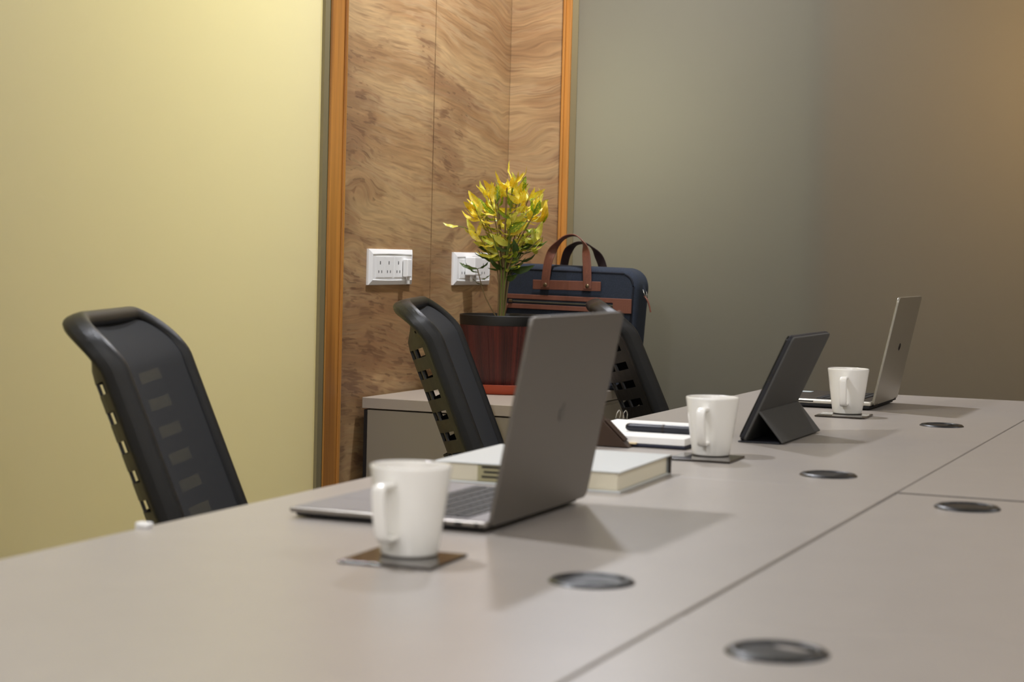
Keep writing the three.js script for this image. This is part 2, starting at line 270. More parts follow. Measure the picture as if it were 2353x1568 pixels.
// ---------- low cabinet ----------
const cab = thing('low_cabinet', 'low grey-beige cabinet under the plant and the bag, against the wood panels', 'cabinet', [-1.858, 0, -4.625]);
mesh('cabinet_top', at(rbox(0.416, 0.0265, 0.92, 0.0015), 0, 0.6787, 0), mat.cabinetTop, cab);
mesh('carcass', at(rbox(0.4, 0.6, 0.91, 0.0015), 0.004, 0.3625, 0), mat.cabinet, cab);
mesh('dark_side_strip', at(rbox(0.0086, 0.6, 0.91, 0.001), -0.2008, 0.3625, 0), mat.darkGap, cab);  // dark strip along the carcass side next to the wall
mesh('plinth', at(rbox(0.37, 0.0625, 0.87, 0.002), -0.01, 0.031, 0), mat.darkSteel, cab);
for (const z of [-0.229, 0.229]) { const d = mesh('door', at(rbox(0.003, 0.585, 0.452, 0.001), 0.2058, 0.3625, z), mat.cabinet, cab); mesh('handle', at(rbox(0.012, 0.1, 0.01, 0.003), 0.212, 0.56, z > 0 ? 0.03 : -0.03), mat.steel, d); }

// ---------- chairs ----------
let TILT = 21.7 * Math.PI / 180; const BW = 0.22, BS = 0.49, Y0 = 0.5, X0 = -0.2;
const roll = (s) => 0.045 * Math.pow(clamp((s - 0.40) / 0.09), 1.5);
const backPt = (w, s, d) => [X0 - s * Math.sin(TILT) - d * Math.cos(TILT), Y0 + s * Math.cos(TILT) - d * Math.sin(TILT), w];
function frameSweep(pts) { // a rounded bar, deeper than wide, swept round the loop of [w, s] points
  const c = new THREE.CatmullRomCurve3(pts.map(([w, s]) => v3(w, s, 0)), true, 'catmullrom', 0.5), n = 200, m = 16;
  return sheet((u, v) => {
    const p = c.getPointAt((v * n % n) / n), t = c.getTangentAt((v * n % n) / n), a = u * Math.PI * 2, sq = (x) => Math.sign(x) * Math.pow(Math.abs(x), 0.7);
    const q = 0.0135 * sq(Math.cos(a)), d = 0.014 + 0.0205 * sq(Math.sin(a));
    return backPt(p.x + q * t.y, p.y - q * t.x, d + roll(p.y));
  }, m, n);
}
function makeChair(label, tilt) {
  TILT = tilt * Math.PI / 180;
  const c = thing('office_chair', label, 'chair', [0, 0, 0], 0, 'office chairs along the left side of the table');
  // frame: a rounded loop that rolls back at the top
  const pts = [], R = 0.07, R2 = 0.05;
  const arc = (cw, cs, r, a0, a1, n) => { for (let i = 0; i <= n; i++) { const a = a0 + (a1 - a0) * i / n; pts.push([cw + r * Math.cos(a), cs + r * Math.sin(a)]); } };
  arc(BW - 0.014 - R2, R2, R2, -Math.PI / 2, 0, 6); for (let i = 1; i < 8; i++) pts.push([BW - 0.014, R2 + (BS - R2 - R) * i / 8]);
  arc(BW - 0.014 - R, BS - R, R, 0, Math.PI / 2, 9); for (let i = 1; i < 6; i++) pts.push([(BW - 0.014 - R) * (1 - 2 * i / 6), BS]);
  arc(-BW + 0.014 + R, BS - R, R, Math.PI / 2, Math.PI, 9); for (let i = 1; i < 8; i++) pts.push([-BW + 0.014, BS - R - (BS - R2 - R) * i / 8]);
  arc(-BW + 0.014 + R2, R2, R2, Math.PI, 1.5 * Math.PI, 6); for (let i = 1; i < 5; i++) pts.push([-(BW - 0.014 - R2) * (1 - 2 * i / 5), 0]);
  mesh('back_frame', frameSweep(pts), mat.blackPlastic, c);
  const half = (s) => BW - 0.02 - (s > BS - R ? R - Math.sqrt(Math.max(0, R * R - (s - BS + R) ** 2)) : s < R2 ? R2 - Math.sqrt(Math.max(0, R2 * R2 - (R2 - s) ** 2)) : 0);
  mesh('back_mesh', sheet((u, v) => { const s = 0.004 + v * (BS - 0.008), w = (2 * u - 1) * half(s); return backPt(w, s, 0.004 + roll(s) + 0.012 * (1 - (2 * u - 1) ** 2)); }, 24, 40), mat.meshCloth, c);
  // rear shell: a curved plastic shell with rows of slots
  const us = [-1, -0.92, -0.83, -0.7, -0.57, -0.52, -0.4, -0.27, -0.22, -0.13, -0.03, 0.03, 0.13, 0.22, 0.27, 0.4, 0.52, 0.57, 0.7, 0.83, 0.92, 1], isHoleU = (a, b) => [[0.03, 0.22], [0.27, 0.52], [0.57, 0.83]].some(([p, q]) => (a >= p - 1e-6 && b <= q + 1e-6) || (a >= -q - 1e-6 && b <= -p + 1e-6));
  const rows = [0, 1, 2, 3, 4, 5, 6].map((k) => 0.385 - 0.0465 * k), ss = [0.03, 0.06];
  for (const r of [...rows].reverse()) ss.push(r - 0.0095, r + 0.0095);
  ss.push(0.415, 0.435, 0.452, 0.468, 0.48);
  const isHoleS = (a, b) => rows.some((r) => a >= r - 0.0096 && b <= r + 0.0096);
  const dep = (u, s, off) => { const t = smooth(0.40, 0.48, s); return 0.024 + roll(s) + (0.07 * (1 - t) + 0.004 * t) * (1 - u * u) - off; };
  const hw = (s) => half(s) + 0.008;
  const pt = (u, s, off) => backPt(u * hw(s), s, dep(u, s, off));
  const pos = [], quad = (a, b, cc, d) => pos.push(...a, ...b, ...cc, ...a, ...cc, ...d), T = 0.004, nu = us.length - 1, ns = ss.length - 1;
  const solid = (i, j) => i >= 0 && j >= 0 && i < nu && j < ns && !(isHoleU(us[i], us[i + 1]) && isHoleS(ss[j], ss[j + 1]));
  for (let i = 0; i < nu; i++) for (let j = 0; j < ns; j++) if (solid(i, j)) {
    const [a, b, s, t] = [us[i], us[i + 1], ss[j], ss[j + 1]];
    quad(pt(a, s, 0), pt(a, t, 0), pt(b, t, 0), pt(b, s, 0)); quad(pt(a, s, T), pt(b, s, T), pt(b, t, T), pt(a, t, T));
    if (!solid(i - 1, j)) quad(pt(a, s, 0), pt(a, s, T), pt(a, t, T), pt(a, t, 0));
    if (!solid(i + 1, j)) quad(pt(b, s, 0), pt(b, t, 0), pt(b, t, T), pt(b, s, T));
    if (!solid(i, j - 1)) quad(pt(a, s, 0), pt(b, s, 0), pt(b, s, T), pt(a, s, T));
    if (!solid(i, j + 1)) quad(pt(a, t, 0), pt(a, t, T), pt(b, t, T), pt(b, t, 0));
  }
  const sg = new THREE.BufferGeometry(); sg.setAttribute('position', new THREE.Float32BufferAttribute(pos, 3)); sg.setAttribute('uv', new THREE.Float32BufferAttribute(new Float32Array(pos.length / 3 * 2).map((_, i) => pos[Math.floor(i / 2) * 3 + (i % 2 ? 1 : 2)]), 2)); sg.computeVertexNormals();
  mesh('rear_shell', sg, mat.shellPlastic, c);
  for (const w of [0.17, -0.17]) { const q = backPt(w, 0.43, dep(w / 0.2, 0.43, -0.001)); mesh('screw_cap', at(new THREE.SphereGeometry(0.004, 10, 8), ...q), mat.hole, c); }
  // seat, support, column and base
  mesh('seat', at(rbox(0.46, 0.06, 0.47, 0.028, 5), 0.02, 0.46, 0), mat.seatCloth, c);
  mesh('back_support', [tube([[-0.02, 0.42, 0], [-0.2, 0.42, 0], [-0.285, 0.5, 0], backPt(0, 0.16, 0.085)], 0.022, 24, 10)], mat.blackPlastic, c);
  mesh('tilt_mechanism', at(rbox(0.22, 0.05, 0.14, 0.012, 3), 0, 0.405, 0), mat.blackPlastic, c);
  mesh('gas_column', [at(new THREE.CylinderGeometry(0.016, 0.016, 0.14, 20), 0, 0.32, 0), at(new THREE.CylinderGeometry(0.027, 0.03, 0.19, 20), 0, 0.18, 0)], mat.darkSteel, c);
  for (let k = 0; k < 5; k++) {
    const a = k * 2 * Math.PI / 5 + 0.3, ca = Math.cos(a), sa = Math.sin(a);
    mesh('base_leg', rodBetween([0.02 * ca, 0.1, 0.02 * sa], [0.27 * ca, 0.075, 0.27 * sa], 0.018), mat.blackPlastic, c);
    const w = new THREE.CylinderGeometry(0.028, 0.028, 0.04, 18); w.rotateX(Math.PI / 2); w.rotateY(-a + 0.8); w.translate(0.27 * ca, 0.028, 0.27 * sa);
    mesh('castor', [w, at(new THREE.CylinderGeometry(0.008, 0.008, 0.04, 8), 0.27 * ca, 0.062, 0.27 * sa)], mat.blackPlastic, c);
  }
  return c;
}
const chair1 = makeChair('black mesh office chair by the left frosted glass, nearest the camera', 21.7);
function copyOf(o, label) { const r = o.clone(); r.name = numbered(o.name.replace(/_\d{3}$/, '')); r.userData = { ...o.userData, label }; scene.add(r); return r; }
const chair2 = copyOf(chair1, 'black mesh office chair in front of the wood panels and low cabinet');
const chair3 = makeChair('black mesh office chair in front of the blue bag, partly behind the laptop', 23.5);
const seatAt = (c, x, z, deg) => { c.position.set(x, 0, z); c.rotation.y = deg * Math.PI / 180; };
seatAt(chair1, -1.285, -2.655, 19);
seatAt(chair2, -1.345, -3.91, 18);
seatAt(chair3, -1.15, -4.6, 21.5);

// ---------- things on the table ----------
const coasterAt = (x, z, label, turn) => {
  const t = thing('coaster', label, 'coaster', [x, TY, z], turn, 'dark glass coasters');
  mesh('glass_plate', at(rbox(0.1, 0.003, 0.1, 0.0012), 0, 0.0015, 0), mat.coaster, t);
  return t;
};
coasterAt(-0.812, -1.738, 'dark shiny square coaster under the mug nearest the camera', 0.04);
coasterAt(-0.822, -2.857, 'dark shiny square coaster under the mug between the notepad and the tablet', 0.03);
coasterAt(-0.812, -3.811, 'dark shiny square coaster under the farthest mug, before the silver laptop', 0.03);
function makeMug(label) {
  const t = thing('mug', label, 'mug', [0, 0, 0], 0, 'white mugs on dark coasters');
  const H = 0.0915, r0 = 0.0295, r1 = 0.0418, rad = (y) => r0 + (r1 - r0) * y / H;
  mesh('body', lathe([[0, 0.0006], [0.026, 0.0004], [0.0283, 0.0008], [0.0295, 0.0028], [rad(0.03), 0.03], [rad(0.06), 0.06], [rad(0.088), 0.088], [r1 - 0.0003, 0.0908], [r1 - 0.0016, H], [r1 - 0.003, 0.0905], [rad(0.06) - 0.0038, 0.06], [rad(0.02) - 0.0038, 0.02], [rad(0.008) - 0.006, 0.0075], [0, 0.0065]], 72), mat.porcelain, t);
  // strap handle facing +z: flat band swept along a squared loop
  const path = new THREE.CatmullRomCurve3([[0.035, 0.074], [0.047, 0.0745], [0.0585, 0.0742], [0.0632, 0.0695], [0.0625, 0.055], [0.0588, 0.036], [0.0548, 0.0245], [0.0505, 0.0205], [0.042, 0.0205], [0.03, 0.021]].map(([z, y]) => v3(0, y, z)), false, 'catmullrom', 0.4);
  const band = sheet((u, v) => {
    const p = path.getPoint(v), tg = path.getTangent(v), n = v3(0, tg.z, -tg.y).normalize(), a = u * Math.PI * 2;
    const cx = Math.sign(Math.cos(a)) * Math.pow(Math.abs(Math.cos(a)), 0.55) * 0.0072, cn = Math.sign(Math.sin(a)) * Math.pow(Math.abs(Math.sin(a)), 0.7) * 0.0032;
    return [p.x + cx, p.y + n.y * cn, p.z + n.z * cn];
  }, 28, 60);
  mesh('handle', band, mat.porcelain, t);
  const cof = new THREE.CircleGeometry(rad(0.06) - 0.0038, 40); cof.rotateX(-Math.PI / 2); cof.translate(0, 0.06, 0);
  mesh('drink', cof, mat.coffee, t);
  return t;
}
const mug1 = makeMug('white tapered mug nearest the camera, in front of the grey laptop');
mug1.position.set(-0.815, TY + 0.003, -1.758); mug1.rotation.y = -0.09;
const mug2 = copyOf(mug1, 'white tapered mug between the white notepad and the black tablet'); mug2.rotation.y = 0; mug2.position.set(-0.823, TY + 0.003, -2.888);
const mug3 = copyOf(mug1, 'white tapered mug farthest from the camera, in front of the silver laptop'); mug3.rotation.y = 0.05; mug3.position.set(-0.813, TY + 0.003, -3.845); 

// laptops: origin at the hinge centre on the table, user on the -x side
function keyRows(parent, x0, x1, z0, z1, y, m) {
  const rows = 6, gap = 0.0025, dx = (x1 - x0) / rows, cols = [14, 14, 14, 13, 12, 9], cache = new Map();
  const key = (w, d) => { const k = w.toFixed(4); if (!cache.has(k)) cache.set(k, rbox(d - gap, 0.0016, w - gap, 0.0006, 1)); return cache.get(k); };
  for (let r = 0; r < rows; r++) {
    const n = cols[r], L = z1 - z0; let z = z0;
    for (let k = 0; k < n; k++) {
      let w = L / n; if (r === 5) { const sp = 0.34 * L; w = k === 4 ? sp : (L - sp) / (n - 1); }
      const o = new THREE.Mesh(key(w, dx), m); o.position.set(x1 - (r + 0.5) * dx, y, z + w / 2); add(o, 'key', parent); z += w;
    }
  }
}
function laptop(name, label, { w, d, base, lidLen, lean, lidT, x, z, metal, edge, deck, turn = 0, lift = 0 }) {
  const t = thing(name, label, 'laptop', [x, TY, z], turn);
  const b = new THREE.Group(); add(b, 'base', t);
  mesh('body', at(rbox(d, base - lift, w, Math.min(0.0038, (base - lift) * 0.45), 4), -d / 2, 0.0022 + lift + (base - lift) / 2, 0), edge, b);
  mesh('deck', at(plate(d - 0.008, w - 0.008, 0.001, 0.006, 0.0002).rotateX(-Math.PI / 2), -d / 2, 0.0022 + base - 0.0004, 0), deck, b);
  keyRows(b, -d * 0.56, -d * 0.12, -w / 2 + 0.018, w / 2 - 0.018, 0.0022 + base + 0.0012, mat.keyBlack);
  mesh('trackpad', at(plate(d * 0.3, w * 0.36, 0.0006, 0.003, 0.0001).rotateX(-Math.PI / 2), -d * 0.78, 0.0022 + base + 0.0002, 0), deck, b);
  for (const fx of [-0.02, -d + 0.02]) for (const fz of [-w / 2 + 0.03, w / 2 - 0.03]) mesh('foot', at(new THREE.CylinderGeometry(0.006, 0.006, 0.0024, 14), fx, 0.0012, fz), mat.blackRubber, t);
  mesh('hinge', rodBetween([0.001, 0.0022 + base * 0.7, -w * 0.4], [0.001, 0.0022 + base * 0.7, w * 0.4], base * 0.33, 14), mat.blackRubber, t);
  const lid = new THREE.Group(); add(lid, 'lid', t); lid.position.set(0.001, 0.0022 + base * 0.62, 0); lid.rotation.z = -lean;
  // lid local: y up along the lid, x outward (away from the user)
  mesh('cover', at(plate(w, lidLen, lidT, 0.011, 0.0012).rotateY(Math.PI / 2), 0, lidLen / 2, 0), metal, lid);
  mesh('screen', at(plate(w - 0.012, lidLen - 0.022, 0.0006, 0.006, 0.0002).rotateY(Math.PI / 2), -0.0005, lidLen / 2 + 0.003, 0), mat.screen, lid);
  return { t, lid, b };
}
const L1 = laptop('laptop', 'large dark grey laptop with open lid, behind the nearest mug', { w: 0.311, d: 0.247, base: 0.0105, lidLen: 0.238, lean: 0.185, lidT: 0.0048, x: -0.808, z: -2.099, metal: mat.spaceGrey, edge: mat.spaceGreyEdge, deck: mat.spaceGreyDeck, lift: 0.0038 });
mesh('underside', at(rbox(0.236, 0.0048, 0.3, 0.002, 3), -0.123, 0.0044, 0), mat.blackRubber, L1.b);  // black slab stands in for the shade under the grey base
{ // emblem on the lid: small fruit-like mark with a bite and a leaf
  const s = new THREE.Shape(); s.moveTo(0, 0.011); s.bezierCurveTo(0.006, 0.0155, 0.0125, 0.013, 0.0125, 0.0085); s.bezierCurveTo(0.0085, 0.0065, 0.0085, 0.001, 0.013, -0.001); s.bezierCurveTo(0.011, -0.009, 0.006, -0.015, 0, -0.0115); s.bezierCurveTo(-0.006, -0.015, -0.0135, -0.007, -0.0135, 0.002); s.bezierCurveTo(-0.0135, 0.0125, -0.006, 0.0155, 0, 0.011);
  const lf = new THREE.Shape(); lf.moveTo(0, 0.0145); lf.quadraticCurveTo(0, 0.02, 0.006, 0.0215); lf.quadraticCurveTo(0.006, 0.0155, 0, 0.0145);
  const g = new THREE.ExtrudeGeometry([s, lf], { depth: 0.0005, bevelEnabled: false, curveSegments: 10 }); g.scale(0.62, 0.62, 1); g.rotateY(Math.PI / 2); g.translate(0.0048, 0.118, 0);
  mesh('emblem', g, mat.emblem, L1.lid);
  for (const [x, w] of [[-0.004, 0.0045], [-0.026, 0.009], [-0.046, 0.009], [-0.066, 0.003]]) mesh('port', at(rbox(w, 0.0034, 0.001, 0.0004, 1), x - 0.008, 0.0094, 0.1553), mat.hole, L1.b);
}
const L2 = laptop('laptop', 'slim silver laptop with black underside at the far end of the table', { w: 0.262, d: 0.216, base: 0.016, lidLen: 0.232, lean: 0.205, lidT: 0.0056, x: -0.794, z: -4.118, metal: mat.silver, edge: mat.silverEdge, deck: mat.deck, lift: 0.0066 });
mesh('underside', at(rbox(0.21, 0.0082, 0.257, 0.003, 3), -0.107, 0.0058, 0), mat.blackRubber, L2.b);
mesh('card_slot', at(rbox(0.036, 0.0026, 0.001, 0.0003, 1), -0.14, 0.0132, 0.1308), mat.hole, L2.b);
{ const j = new THREE.CylinderGeometry(0.003, 0.003, 0.001, 18); j.rotateX(Math.PI / 2); mesh('audio_jack', at(j, -0.02, 0.0133, 0.1308), mat.hole, L2.b); }
for (const x of [-0.0315, -0.034, -0.152, -0.158]) mesh('indicator', at(rbox(0.0012, 0.0016, 0.0006, 0.0002, 1), x, 0.0132, 0.1309), mat.darkSteel, L2.b);
mesh('palm_sticker', at(rbox(0.026, 0.0004, 0.03, 0.0002, 1), -0.185, 0.0192, -0.075), M({ color: 0xcfdde0, roughness: 0.4 }), L2.b);
for (const z of [-0.108, -0.095, 0.098, 0.112]) mesh('hinge_cap', at(rbox(0.006, 0.008, 0.006, 0.002, 2), 0.0045, 0.012, z), mat.darkSteel, L2.t);
{ const ring = new THREE.TorusGeometry(0.0125, 0.0011, 8, 32); ring.rotateY(Math.PI / 2); const bars = [-0.0035, 0.0035].map((z) => { const b = rbox(0.0012, 0.017, 0.002, 0.0003, 1); b.rotateX(0.3); return at(b, 0, 0, z); }); const g = merge([ring, ...bars]); g.scale(1, 0.6, 0.6); g.translate(0.0057, 0.122, 0); mesh('emblem', g, mat.darkSteel, L2.lid); }

// tablet in a folding case
{
  const t = thing('tablet', 'black tablet in a folio case propped on its folded flap', 'tablet', [-0.853, TY, -3.287]);
  const th = 0.422, len = 0.197, W = 0.276; // lean, length up the back, width
  const g = new THREE.Group(); add(g, 'case_back', t); g.rotation.z = -th; g.position.set(0.002, 0.0058, 0);
  mesh('shell', at(plate(W, len, 0.0085, 0.009, 0.0015).rotateY(Math.PI / 2), 0.0045, len / 2, 0), mat.folio, g);
  mesh('glass_front', at(plate(W - 0.004, len - 0.004, 0.005, 0.008, 0.001).rotateY(Math.PI / 2), -0.0005, len / 2, 0), mat.screen, g);
  mesh('edge_trim', at(plate(W + 0.0012, len + 0.0012, 0.006, 0.0095, 0.001).rotateY(Math.PI / 2), 0.003, len / 2, 0), mat.folioEdge, g);
  for (const y of [0.118, 0.13]) mesh('side_button', at(rbox(0.0022, 0.008, 0.0014, 0.0005, 1), 0.006, y, W / 2 + 0.0006), mat.darkSteel, g);
  // flap from the fold on the back down to the table
  const fx = 0.0125 * Math.cos(th) + 0.058 * Math.sin(th) + 0.002, fy = 0.058 * Math.cos(th) - 0.0125 * Math.sin(th) + 0.006, bx = 0.08, by = 0.0022, L = Math.hypot(bx - fx, fy - by);
  const f = at(rbox(L, 0.004, W, 0.0018, 2), L / 2, 0, 0); f.rotateZ(Math.atan2(by - fy, bx - fx)); f.translate(fx, fy, 0);
  mesh('stand_flap', f, mat.folio, t);
  mesh('bottom_flap', at(rbox(0.072, 0.0024, W, 0.001, 1), 0.038, 0.0013, 0), mat.folioEdge, t);
}
// thick book
{
  const t = thing('book', 'thick hardcover book with a white cover lying behind the grey laptop', 'book', [-0.932, TY, -2.492], 0.035);
  const w = 0.262, d = 0.255, h = 0.0285, cv = 0.0024;
  mesh('page_block', at(rbox(w - 0.011, h - 2 * cv, d - 0.011, 0.001, 1), 0, h / 2, 0), mat.pages, t);
  mesh('cover', [at(rbox(w, cv, d, 0.0011, 2), 0, cv / 2, 0), at(rbox(w, cv, d, 0.0011, 2), 0, h - cv / 2, 0), at(rbox(w, h, cv, 0.0011, 2), 0, h / 2, -d / 2 + cv / 2)], mat.bookCover, t);
  mesh('spine_end', at(rbox(0.003, h - 0.002, 0.007, 0.001, 1), w / 2 - 0.0012, h / 2, -d / 2 + 0.005), mat.darkSteel, t);
  mesh('index_label', at(rbox(0.046, 0.022, 0.0012, 0.0004, 1), -0.048, h / 2, d / 2 - 0.0051), mat.yellowTab, t);
  for (const [y, l] of [[0.0225, 0.034], [0.016, 0.028], [0.0095, 0.034]]) mesh('printed_bar', at(rbox(l, 0.003, 0.0006, 0.0002, 1), -0.048, y, d / 2 - 0.0043), mat.bookLabel, t);
}
// open notepad with a navy cover, pen, clip
{
  const t = thing('notepad', 'white notepad with a navy hard cover behind the book', 'notepad', [-0.998, TY, -3.114], 0.012);
  mesh('cover', at(rbox(0.216, 0.0055, 0.299, 0.002, 2), 0, 0.00275, 0), mat.navyCover, t);
  mesh('pages', at(rbox(0.212, 0.0118, 0.295, 0.0012, 2), 0, 0.0113, 0), mat.paper, t);
  mesh('bookmark_tab', at(rbox(0.018, 0.0026, 0.02, 0.0008, 1), 0.017, 0.0058, 0.1455), mat.beige, t);
  const p = thing('pen', 'thick dark blue pen lying on the white notepad', 'pen', [-0.94, TY + 0.0243, -3.05], 0.02);
  const prof = lathe([[0, -0.078], [0.0035, -0.0775], [0.0058, -0.075], [0.0068, -0.07], [0.0072, -0.03], [0.0074, -0.012], [0.0071, -0.0115], [0.0071, 0.045], [0.0062, 0.06], [0.0025, 0.07], [0, 0.071]], 24); prof.rotateZ(-Math.PI / 2);
  mesh('barrel', prof, mat.penBlue, p);
mesh('cap_band', at(lathe([[0.0073, -0.002], [0.0077, -0.0015], [0.0077, 0.0015], [0.0073, 0.002]], 24).rotateZ(-Math.PI / 2), -0.012, 0, 0), mat.darkSteel, p);
  const c = thing('binder_clip', 'small dark binder clip with silver wire handles on the far edge of the notepad', 'clip', [-1.0985, TY + 0.0015, -3.262], 0.012);
  const pr = new THREE.Shape(); pr.moveTo(0, -0.0012); pr.lineTo(-0.012, 0.004); pr.lineTo(-0.012, 0.012); pr.lineTo(0, 0.0155); pr.lineTo(0, 0.0145); pr.lineTo(-0.0108, 0.0112); pr.lineTo(-0.0108, 0.0048); pr.lineTo(0, -0.0002);
  const body = new THREE.ExtrudeGeometry(pr, { depth: 0.024, bevelEnabled: false }); body.rotateY(-Math.PI / 2); body.translate(0.012, 0.001, 0);
  mesh('clamp', body, mat.penBlue, c);
  for (const s of [-1, 1]) mesh('wire_handle', tube([[s * 0.0035, 0.0165, -0.001], [s * 0.003, 0.026, -0.005], [s * 0.0062, 0.031, -0.007], [s * 0.0098, 0.0255, -0.005], [s * 0.0105, 0.0165, -0.001]], 0.0007, 24, 6), mat.chrome, c);
}
{ // triangular folding glasses case
  const t = thing('glasses_case', 'dark brown leather triangular glasses case in front of the notepad, half hidden by the laptop', 'glasses case', [-1.031, TY, -2.9385], 0.0);
  const s = new THREE.Shape(); s.moveTo(-0.0535, 0); s.lineTo(0.0535, 0); s.lineTo(0.002, 0.048); s.lineTo(-0.002, 0.048); s.closePath();
  mesh('body', at(new THREE.ExtrudeGeometry(s, { depth: 0.021, bevelEnabled: true, bevelSize: 0.0014, bevelThickness: 0.0014, bevelSegments: 2 }), 0, 0.0014, -0.0215), mat.brownLeather, t);
  mesh('flap_seam', at(rbox(0.0022, 0.046, 0.019, 0.0008, 1).rotateZ(0.82), 0.03, 0.0275, -0.011), mat.brownLeather, t);
}

// ---------- on the low cabinet ----------
const CY = 0.692;
const saucer = thing('plant_saucer', 'orange-red saucer under the plant pot', 'saucer', [-1.855, CY, -4.555]);
mesh('dish', lathe([[0, 0.001], [0.098, 0], [0.102, 0.003], [0.109, 0.022], [0.112, 0.024], [0.1105, 0.0252], [0.1065, 0.0235], [0.1, 0.006], [0, 0.005]], 72), mat.terracotta, saucer);
const plant = thing('potted_plant', 'yellow-green leafy shrub in a ribbed dark red pot', 'plant', [-1.855, CY + 0.006, -4.555]);
{
  const ribs = 190, seg = 760, prof = [[0.088, 0], [0.0905, 0.004], [0.1, 0.06], [0.1095, 0.12], [0.1155, 0.168]];
  const g = lathe(prof, seg), p = g.attributes.position;
  for (let i = 0; i < p.count; i++) { const x = p.getX(i), z = p.getZ(i), r = Math.hypot(x, z), a = Math.atan2(z, x), k = 1 + 0.007 * Math.cos(a * ribs); p.setX(i, x * k); p.setZ(i, z * k); }
  g.computeVertexNormals(); mesh('pot', g, mat.pot, plant);
  mesh('pot_rim', lathe([[0.115, 0.168], [0.1165, 0.17], [0.1175, 0.192], [0.116, 0.194], [0.111, 0.193], [0.108, 0.17], [0.1, 0.1], [0.09, 0.1]], 96), mat.potRim, plant);
  mesh('soil', at(new THREE.CylinderGeometry(0.108, 0.106, 0.012, 40), 0, 0.172, 0), mat.soil, plant);
  mesh('pot_base', at(new THREE.CylinderGeometry(0.088, 0.088, 0.004, 48), 0, 0.002, 0), mat.pot, plant);
  // stems fan out from the soil; leaves stand in whorls along their upper half
  seed = 4242;
  const top = [], base = v3(-0.012, 0.176, 0.0);
  const stems = 18, sideStems = 9;
  for (let k = 0; k < stems + sideStems; k++) {
    const low = k >= stems, n = k - stems, a = low ? n * 2 * Math.PI / sideStems + 0.25 : k * 2.399 + 0.4, q = low ? 1 : Math.sqrt((k + 0.5) / stems), R = low ? rr(0.082, 0.1) : 0.1 * q, hgt = low ? rr(0.18, 0.27) : 0.35 - 0.075 * q * q + rr(-0.02, 0.02);
    const e = v3(R * Math.cos(a), 0.176 + hgt, 0.9 * R * Math.sin(a)), b = base.clone().add(v3(0.008 * Math.cos(a), 0, 0.008 * Math.sin(a)));
    const m1 = b.clone().lerp(e, low ? 0.55 : 0.42).add(v3(-0.32 * R * Math.cos(a), 0.02, -0.32 * R * Math.sin(a)));
    const curve = new THREE.CatmullRomCurve3([b, m1, e]); top.push({ curve, a, q, low });
    mesh('stem', new THREE.TubeGeometry(curve, 12, !low && k < 5 ? 0.0026 : 0.0014, 6), k % 4 ? mat.stem : mat.stemGreen, plant);
  }
  const leafGeo = [0, 1, 2, 3].map((n) => {
    const L = 0.058 + 0.006 * n, W = 0.0098 + 0.002 * (n % 2), bend = 0.5 + 0.4 * n;
    return sheet((u, v) => { const w = W * Math.pow(Math.sin(Math.PI * Math.min(1, 0.03 + 0.97 * v)), 0.75) * (1 - 0.25 * v) * (1 + 0.05 * Math.sin(v * 26 + n)), x = (2 * u - 1) * w; return [x, L * v * (1 - 0.12 * bend * v), -0.018 * bend * v * v + 0.35 * Math.abs(x) - 0.0012 * Math.sin(v * 15 + n * 2)]; }, 4, 10);
  });
  const place = (p, dir, m, s) => {
    const o = new THREE.Mesh(leafGeo[Math.floor(rnd() * 4)], leafMats[m]); o.scale.setScalar(s);
    const y = dir.clone().normalize(), side = v3(0, 1, 0).cross(y); if (side.lengthSq() < 1e-4) side.set(1, 0, 0); side.normalize();
    const zz = side.clone().cross(y); const mtx = new THREE.Matrix4().makeBasis(side, y, zz); o.quaternion.setFromRotationMatrix(mtx); o.rotateY(rr(-1.1, 1.1)); o.position.copy(p); add(o, 'leaf', plant);
  };
  let count = 0;
  for (const { curve, a, q, low } of top) for (let k = 0; k < (low ? 6 : 12); k++) {
    const tt = low ? 0.62 + 0.38 * rnd() : k < 7 ? 0.88 + 0.12 * rnd() : 0.52 + 0.43 * rnd(), p = curve.getPoint(Math.min(1, tt)), az = rr(0, 2 * Math.PI);
    const hh = (p.y - 0.176) / 0.36, up = tt > 0.9 ? rr(0.1, 1.25) : rr(-0.55, 0.7);
    const d = v3(Math.cos(az) + 0.9 * q * Math.cos(a), up, Math.sin(az) + 0.9 * q * Math.sin(a));
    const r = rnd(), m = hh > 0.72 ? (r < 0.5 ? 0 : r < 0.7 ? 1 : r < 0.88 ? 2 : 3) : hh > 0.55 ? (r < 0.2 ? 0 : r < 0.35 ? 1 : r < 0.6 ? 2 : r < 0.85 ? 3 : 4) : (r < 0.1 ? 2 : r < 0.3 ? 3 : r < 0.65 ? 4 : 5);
    place(p, d, m, rr(0.6, 0.95)); count++;
  }
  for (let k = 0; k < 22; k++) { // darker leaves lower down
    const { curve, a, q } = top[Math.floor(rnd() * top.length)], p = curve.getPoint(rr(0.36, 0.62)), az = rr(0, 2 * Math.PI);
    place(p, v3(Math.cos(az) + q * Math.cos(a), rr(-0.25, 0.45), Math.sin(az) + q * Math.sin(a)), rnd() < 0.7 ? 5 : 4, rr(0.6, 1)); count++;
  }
  // one thin side shoot on the left, low leaves and a far-reaching leaf
  mesh('stem', tube([[-0.014, 0.176, 0.01], [-0.045, 0.24, 0.03], [-0.062, 0.31, 0.045]], 0.0014, 12, 5), mat.stem, plant);
  for (const [h, s] of [[0.7, -1], [0.8, 1], [0.93, -1], [1, 1], [1, -1]]) place(v3(-0.014 - 0.048 * h, 0.176 + 0.134 * h, 0.01 + 0.035 * h), v3(s * 0.9 - 0.3, 0.2, 0.2), 5, rr(0.6, 0.9));
